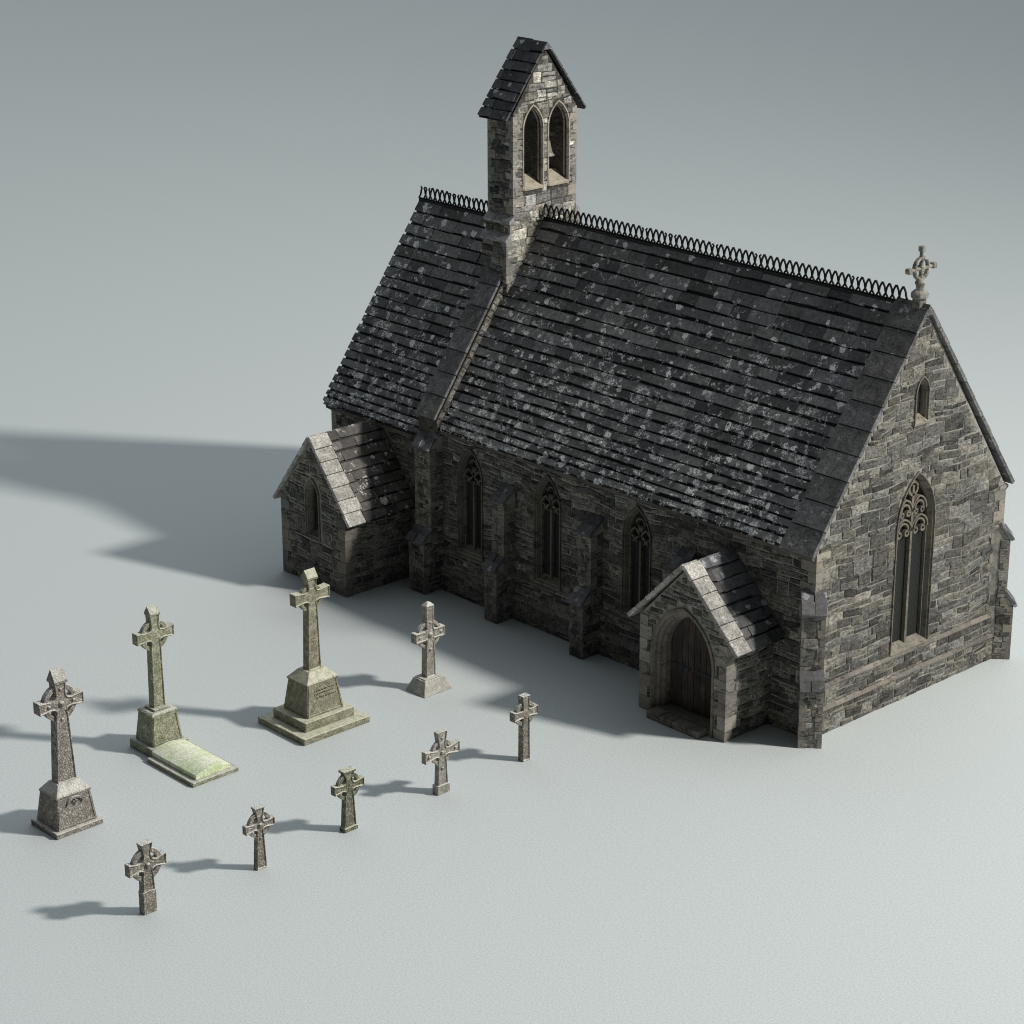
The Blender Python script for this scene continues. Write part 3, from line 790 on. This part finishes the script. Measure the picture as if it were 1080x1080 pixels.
mb.box(fx - .075, fx + .075, fy - .07, fy + .07, ZC - .07, ZC + .07)
mb.v = [(a, b, c - .11) for a, b, c in mb.v]
B(mb, 'cross_finial', 'finial', chapel, bevel=.018)

# ================================================================== GRAVE CROSSES
def cross_outline(wb, wt, zc, zt, arm, ai, ao, ti, to, notch):
    """right half going up then mirrored. wb/wt shaft half widths, arm half span, ai/ao arm half heights inner/outer, ti/to top-limb half widths"""
    h = []
    h.append((wb, 0)); h.append((wt, zc - ai - notch * 1.7))
    for k in range(1, 5):
        a = math.pi * k / 10 + 0
        h.append((wt * .80 + notch * (1 - math.cos(a)) * .8 + (.0), zc - ai - notch * 1.2 + notch * 1.1 * math.sin(a)))
    h.append((wt + notch, zc - ai)); h.append((arm, zc - ao)); h.append((arm, zc + ao)); h.append((wt + notch, zc + ai))
    for k in range(4, 0, -1):
        a = math.pi * k / 10
        h.append((wt * .80 + notch * (1 - math.cos(a)) * .8, zc + ai + notch * 1.2 - notch * 1.1 * math.sin(a)))
    h.append((ti, zc + ai + notch * 1.7)); h.append((to, zt))
    return h + [(-a, b) for a, b in reversed(h)]

def inset_poly(poly, d):
    n = len(poly); out = []
    area = sum(poly[i][0] * poly[(i + 1) % n][1] - poly[(i + 1) % n][0] * poly[i][1] for i in range(n)); sg = 1 if area > 0 else -1
    for i in range(n):
        a, b, c = poly[i - 1], poly[i], poly[(i + 1) % n]
        e1 = V((b[0] - a[0], b[1] - a[1])).normalized(); e2 = V((c[0] - b[0], c[1] - b[1])).normalized()
        n1 = V((-e1.y, e1.x)) * sg; n2 = V((-e2.y, e2.x)) * sg
        m_ = (n1 + n2); l = m_.length
        m_ = m_ / l if l > 1e-3 else n1
        k = d / max(.55, m_.dot(n1)); out.append((b[0] + m_.x * k, b[1] + m_.y * k))
    return out

def cross_mesh(z0, T, o, ring=None, ring_t=.62, border=.025, rec=.024, tip=None):
    """o = outline kwargs relative to z=0 at shaft foot; the cross faces +x, thickness T, centred on x=0"""
    poly = [(a, b + z0) for a, b in o]; mb = MB()
    tri = tessellate_polygon([[V((a, b, 0)) for a, b in poly]])
    ins = inset_poly(poly, border); n = len(poly)
    for sgn in (1, -1):
        X = sgn * T / 2
        for k in range(n):
            a, b, c, d = poly[k], poly[(k + 1) % n], ins[(k + 1) % n], ins[k]
            mb.face([(X, a[0], a[1]), (X, b[0], b[1]), (X, c[0], c[1]), (X, d[0], d[1])])
            mb.face([(X, d[0], d[1]), (X, c[0], c[1]), (X - sgn * rec, c[0], c[1]), (X - sgn * rec, d[0], d[1])])
        for t in tri: mb.face([(X - sgn * rec, ins[i][0], ins[i][1]) for i in t])
    for k in range(n):
        a, b = poly[k], poly[(k + 1) % n]
        mb.face([(T / 2, a[0], a[1]), (T / 2, b[0], b[1]), (-T / 2, b[0], b[1]), (-T / 2, a[0], a[1])])
    return mb
def ring_mesh(zc, ro, ri, T, n=32):
    mb = MB()
    for k in range(n):
        a, b = 2 * math.pi * k / n, 2 * math.pi * (k + 1) / n
        q = [(ro * math.cos(a), zc + ro * math.sin(a)), (ro * math.cos(b), zc + ro * math.sin(b)), (ri * math.cos(b), zc + ri * math.sin(b)), (ri * math.cos(a), zc + ri * math.sin(a))]
        mb.face([(T / 2, y, z) for y, z in q]); mb.face([(-T / 2, y, z) for y, z in q])
        mb.face([(T / 2, *q[0]), (T / 2, *q[1]), (-T / 2, *q[1]), (-T / 2, *q[0])]); mb.face([(T / 2, *q[3]), (T / 2, *q[2]), (-T / 2, *q[2]), (-T / 2, *q[3])])
    return mb
def bosses(pts, X, r=.035):
    mb = MB()
    for (y, z, rr) in pts:
        prev = None
        for a in (0, .45, .9, 1.25):
            L = [(X + rr * math.sin(a) * .8 - .005, y + rr * math.cos(a) * math.cos(2 * math.pi * k / 10), z + rr * math.cos(a) * math.sin(2 * math.pi * k / 10)) for k in range(10)]
            if prev: mb.solid(prev, L, (1, 1, 1), 0, False, a == 1.25)
            prev = L
    return mb
def root(name, loc, label, cat, group=None):
    o = bpy.data.objects.new(name, None); col.objects.link(o); o.location = loc; o['label'] = label; o['category'] = cat
    if group: o['group'] = group
    return o
def frustum(mb, x0, x1, y0, y1, z0, X0, X1, Y0, Y1, z1):
    mb.solid([(x0, y0, z0), (x1, y0, z0), (x1, y1, z0), (x0, y1, z0)], [(X0, Y0, z1), (X1, Y0, z1), (X1, Y1, z1), (X0, Y1, z1)])
def roofcap(w, T, z, h, over=.03, drop=.0):
    """little gabled cap, ridge along y"""
    mb = MB(); y = w + .008; x = T / 2 + over
    P_ = [(x, z - .02 - drop), (x, z + .03 - drop), (0, z + h), (-x, z + .03 - drop), (-x, z - .02 - drop)]
    mb.solid([(a, -y, b) for a, b in P_], [(a, y, b) for a, b in P_]); return mb

GM = 'tall celtic cross monuments on pedestals'
GS = 'small celtic cross gravestones'
def pedestal_panel(mb, x_b, x_t, y0, y1, z0, z1): pass

def monument(loc, label, m, tiers, ped, hip, shaft_z, T, o, zc, ro, ri, cap, name='cross_monument', boss=True, panel=True, letters=()):
    r = root(name, loc, label, 'grave monument', GM)
    for k, (hx, hy, z0, z1) in enumerate(tiers):
        mb = MB(); mb.box(-hx, hx, -hy, hy, z0, z1); mb.build('base_step', m, r, bevel=.012)
    (bx, by, tx, ty, z0, z1) = ped
    mb = MB(); frustum(mb, -bx, bx, -by, by, z0, -tx, tx, -ty, ty, z1)
    # raised margin around a sunk panel on the +x and -y faces is modelled as thin fillets
    def fil(a, b, w=.03, d=.016):
        a, b = V(a), V(b); dr = (b - a).normalized(); nx = V((1, 0, 0)) if abs(a.x) >= abs(a.y) * 0 and abs(dr.x) < .5 and a.x > 0 else V((0, -1, 0))
        s = dr.cross(nx).normalized() * w / 2; L0 = [a - s - nx * .01, a + s - nx * .01, a + s + nx * d, a - s + nx * d]
        mb.solid(L0, [p + (b - a) for p in L0])
    e = .035
    if panel:
        fil((bx, -by + e, z0 + .02), (tx, -ty + e, z1)); fil((bx, by - e, z0 + .02), (tx, ty - e, z1))
        fil((bx - .006, -by + e, z0 + .04), (bx - .006, by - e, z0 + .04)); fil((tx, -ty + e, z1 - .03), (tx, ty - e, z1 - .03))
    for bx_ in letters: mb.box(*bx_, (1, 1, 1), 1)
    mb.build('pedestal', [m, 'ink'] if letters else m, r)
    mb = MB(); (hb, htx, hty, hz) = hip
    mb.box(-tx - hb, tx + hb, -ty - hb, ty + hb, z1, z1 + .05); frustum(mb, -tx - hb + .01, tx + hb - .01, -ty - hb + .01, ty + hb - .01, z1 + .05, -htx, htx, -hty, hty, hz)
    mb.build('pedestal_cap', m, r, bevel=.008)
    mb = cross_mesh(shaft_z, T, o); cr = mb.build('cross', m, r, bevel=.008)
    ring_mesh(zc, ro, ri, T * .55).build('ring', m, cr, bevel=.006)
    if cap: cap.build('cap', m, cr, bevel=.006)
    if boss:
        ar = boss if isinstance(boss, (list, tuple)) else [(0, zc, .07), (-.30, zc, .04), (.30, zc, .04), (0, zc + .33, .04), (0, zc - .36, .04)]
        [bosses([b_], T / 2 - .01).build('boss', m, cr, smooth=True) for b_ in ar]
    return r

# mon 1: brown, far left.  base x -8.50..-7.48  y -15.43..-14.27
m1 = monument((-7.99, -14.87, 0), 'tall brown celtic cross monument with house-shaped top, leftmost of all the graves', 'g_brown', [(.51, .58, 0, .12)],
              (.41, .49, .33, .41, .12, .80), (.02, .17, .27, 1.06), 1.04, .25,
              cross_outline(.235, .145, 1.80, 2.40, .54, .10, .135, .115, .15, .10), 2.84, .41, .31, roofcap(.15, .25, 3.38, .25, .035, .05))
# carved scroll on the pedestal face
mb = MB(); fr_ = Frame((.375, 0, 0), (0, 1, 0), (1, 0, 0))
bar(mb, fr_, [(.19 * math.cos(a), .62 + .15 * math.sin(a)) for a in [math.pi * k / 10 for k in range(11)]], .035, .02, -.06)
bar(mb, fr_, [(.0, .60), (.0, .74)], .03, .02, -.06); bar(mb, fr_, [(-.06, .68), (.06, .68)], .03, .02, -.06)
mb.build('carving', 'g_brown', m1)
# mon 2: mossy, behind a ledger slab
m2 = monument((-9.81, -11.22, 0), 'mossy celtic cross monument standing at the head of the green ledger slab', 'g_green', [(.46, .50, 0, .21)],
              (.35, .40, .28, .33, .21, .90), (.02, .25, .30, .98), 1.0, .21,
              cross_outline(.155, .13, 1.78, 2.34, .50, .105, .135, .105, .13, .085), 2.76, .37, .28, roofcap(.13, .21, 3.33, .16, .02, .05), boss=None)
mb = MB(); mb.box(-.20, .20, -.22, .22, .975, 1.03); mb.build('collar', 'g_green', m2, bevel=.01)
# ledger slab
sl = root('grave_slab', (-8.44, -11.29, 0), 'pale green cambered ledger slab lying before the mossy cross monument', 'grave slab')
mb = MB(); mb.box(-.88, .90, -.62, .63, 0, .10); mb.build('kerb', 'g_green', sl, bevel=.012)
mb = MB(); prof = [(-.47, .10), (-.47, .20)] + [(-.47 + .94 * k / 8, .20 + .11 * math.sin(math.pi * k / 8)) for k in range(1, 8)] + [(.47, .20), (.47, .10)]
mb.solid([(-.90, a, b) for a, b in prof], [(.80, a, b) for a, b in prof]); mb.build('slab', 'g_slab', sl, bevel=.01)
# mon 3: stepped base
LET = []
for row, zz in enumerate((.98, .90, .81)):
    y = -.28 + R(0, .05); lim = .30 - (.06 if row > 2 else 0)
    xs_ = .45 - .09 * (zz - .39) / .75
    while y < lim:
        w = R(.02, .07); h = .028
        LET.append((xs_ - .01, xs_ + .0065, y, y + w, zz - h / 2 + R(-.006, .006), zz + h / 2 + R(-.008, .004))); y += w + R(.012, .04)
m3 = monument((-8.42, -7.83, 0), 'tallest celtic cross, on a broad two-step base below the side wing', 'g_olive', [(.88, .97, 0, .16), (.61, .72, .16, .39)],
              (.45, .53, .36, .43, .39, 1.14), (.03, .20, .25, 1.40), 1.38, .22,
              cross_outline(.185, .13, 1.82, 2.32, .505, .115, .15, .11, .145, .08), 3.14, .33, .25, roofcap(.145, .22, 3.68, .17, .02, .05), boss=None, letters=LET)
# mon 4: slim ringed cross on a low splayed base
r = root('cross_monument', (-8.02, -4.62, 0), 'slender grey ringed cross on low splayed base, nearest the buttressed chapel wall', 'grave monument', GM)
mb = MB(); frustum(mb, -.36, .36, -.45, .45, 0, -.22, .22, -.30, .30, .34); mb.box(-.20, .20, -.27, .27, .34, .365); mb.build('base', 'g_grey', r, bevel=.01)
mb = cross_mesh(.34, .20, cross_outline(.15, .125, 1.10, 1.86, .46, .12, .125, .115, .12, .07), border=.035, rec=.02); cr = mb.build('cross', 'g_grey', r, bevel=.008)
ring_mesh(1.44, .36, .285, .11).build('ring', 'g_grey', cr, bevel=.006)
mb = MB(); frustum(mb, -.10, .10, -.12, .12, 2.19, -.03, .03, -.04, .04, 2.27); mb.build('cap', 'g_grey', cr, bevel=.01)
for b_ in [(0, 1.44, .075), (-.33, 1.44, .04), (.33, 1.44, .04), (0, 1.76, .04), (0, 1.06, .045), (-.12, 1.34, .04), (.12, 1.56, .04), (.12, 1.34, .035), (-.12, 1.56, .035)]:
    bosses([b_], .085).build('boss', 'g_grey', cr, smooth=True)

def small(loc, label, m, T, o, zc, ro, ri, z0=0., base=None, boss=None, top=None, rt=.6, bevel=.008):
    r = root('cross_gravestone', loc, label, 'gravestone', GS)
    cr = cross_mesh(z0, T, o, border=.024, rec=.022).build('cross', m, r, bevel=bevel)
    ring_mesh(zc, ro, ri, T * rt, 24).build('ring', m, cr, bevel=.005)
    if base:
        mb = MB(); mb.box(-base[0], base[0], -base[1], base[1], 0, base[2]); mb.build('base', m, r, bevel=.012)
    for b_ in boss or []: bosses([b_], T / 2 - .008).build('boss', m, cr, smooth=True)
    if top:
        mb = MB(); mb.box(-top[0], top[0], -top[1], top[1], top[2], top[3]); mb.build('cap', m, cr, bevel=.012)
    return r
# s1 front-left
small((-3.67, -15.77, 0), 'small cross gravestone with plain lower shaft, nearest the bottom left corner', 'g_umber', .17,
      cross_outline(.153, .125, 1.06, 1.54, .44, .085, .135, .08, .14, .085), 1.06, .355, .26, boss=[(0, 1.06, .06)], base=(.0875, .158, .50))
small((-3.60, -13.045, 0), 'small slim brown cross gravestone second from the left in the front row', 'g_umber', .13,
      cross_outline(.13, .085, .98, 1.38, .37, .07, .10, .07, .12, .07), 1.0, .29, .215, boss=[(0, 1.0, .055), (0, .70, .03)], top=(.08, .135, 1.37, 1.41))
small((-3.68, -10.64, 0), 'dark mossy cross gravestone with flared cap, middle of the front row', 'g_dgreen', .15,
      cross_outline(.165, .11, 1.03, 1.36, .40, .075, .105, .085, .145, .07), 1.03, .315, .235, base=(.10, .18, .10), top=(.095, .17, 1.36, 1.42))
small((-3.66, -8.045, 0), 'pale cross gravestone with small ring and bosses, second from right in front row', 'g_grey', .14,
      cross_outline(.155, .115, .98, 1.48, .50, .08, .14, .095, .145, .07), .98, .30, .225, base=(.095, .18, .22), boss=[(0, .98, .05), (-.38, .98, .035), (.38, .98, .035), (0, 1.32, .035), (0, .60, .035)])
small((-3.61, -5.605, 0), 'narrow dark cross gravestone with straight shaft, rightmost in the front row and nearest the porch', 'g_umber', .17,
      cross_outline(.11, .10, 1.16, 1.60, .37, .085, .115, .09, .115, .055), 1.16, .30, .215)
# plain sunk lower panel of the first gravestone handled by its own band
# ================================================================== GROUND
mb = MB(); mb.face([(-500, -400, 0), (400, -400, 0), (400, 500, 0), (-500, 500, 0)])
g = mb.build('ground', 'ground', None, (0, 0, 0), kind='structure')

# ================================================================== LIGHT
w = bpy.data.worlds.new('World'); sc.world = w; w.use_nodes = True
wt = w.node_tree; bg = wt.nodes['Background']; bg.inputs[1].default_value = .365
gm = wt.nodes.new('ShaderNodeTexCoord'); dp = wt.nodes.new('ShaderNodeVectorMath'); dp.operation = 'DOT_PRODUCT'
dp.inputs[1].default_value = V((-.28, .70, .50)).normalized()
wt.links.new(gm.outputs['Generated'], dp.inputs[0])
# soft studio surround, brighter on the key-light side and dim behind the camera
cr_ = ramp(wt, math_(wt, 'MULTIPLY_ADD', dp.outputs['Value'], .5), [(.0, (.02, .022, .024)), (.5, (.085, .092, .10)), (.75, (.70, .77, .82)), (.9, (2.0, 2.18, 2.30)), (1., (3.0, 3.25, 3.42))])
wt.links.new(cr_, bg.inputs[0])
ld = bpy.data.lights.new('key_light', 'SPOT'); ld.spot_size = math.radians(160); ld.spot_blend = 1.; ld.shadow_soft_size = 2.5; ld.color = (1, .955, .89)
ld.energy = 1.; ld.use_nodes = True
nt = ld.node_tree; em = nt.nodes['Emission']; lf = nt.nodes.new('ShaderNodeLightFalloff')
lf.inputs['Strength'].default_value = 45.5
m1_ = nt.nodes.new('ShaderNodeMath'); m1_.operation = 'MULTIPLY_ADD'; m1_.inputs[1].default_value = 25.
m2_ = nt.nodes.new('ShaderNodeMath'); m2_.operation = 'MULTIPLY'; m2_.inputs[1].default_value = .5
nt.links.new(lf.outputs['Linear'], m1_.inputs[0]); nt.links.new(lf.outputs['Constant'], m2_.inputs[0])
nt.links.new(m2_.outputs[0], m1_.inputs[2]); nt.links.new(m1_.outputs[0], em.inputs['Strength'])
lo = bpy.data.objects.new('key_light', ld); col.objects.link(lo); lo.location = (33, 21.5, 38)
lo.rotation_euler = (V((-20, -12, 0)) - V((33, 21.5, 38))).to_track_quat('-Z', 'Y').to_euler()

# ================================================================== CAMERA
cam = bpy.data.cameras.new('camera'); co = bpy.data.objects.new('camera', cam); col.objects.link(co); sc.camera = co
co.location = (31.873, -38.82, 23.516)
yaw, pt, rl = math.radians(47.201), math.radians(-19.873), math.radians(-.094)
fw = V((-math.sin(yaw) * math.cos(pt), math.cos(yaw) * math.cos(pt), math.sin(pt))); rt = V((math.cos(yaw), math.sin(yaw), 0)); up_ = rt.cross(fw)
rt, up_ = math.cos(rl) * rt + math.sin(rl) * up_, math.cos(rl) * up_ - math.sin(rl) * rt
mx = Matrix((rt, up_, -fw)).transposed().to_4x4(); mx.translation = co.location; co.matrix_world = mx
cam.sensor_width = 36; cam.lens = 36 * 2507.563 / 1080; cam.clip_end = 2000; cam.clip_start = .5
sc.cycles.filter_width = 1.0
sc.view_settings.view_transform = 'Standard'; sc.view_settings.look = 'None'; sc.view_settings.gamma = 1; sc.view_settings.exposure = 0
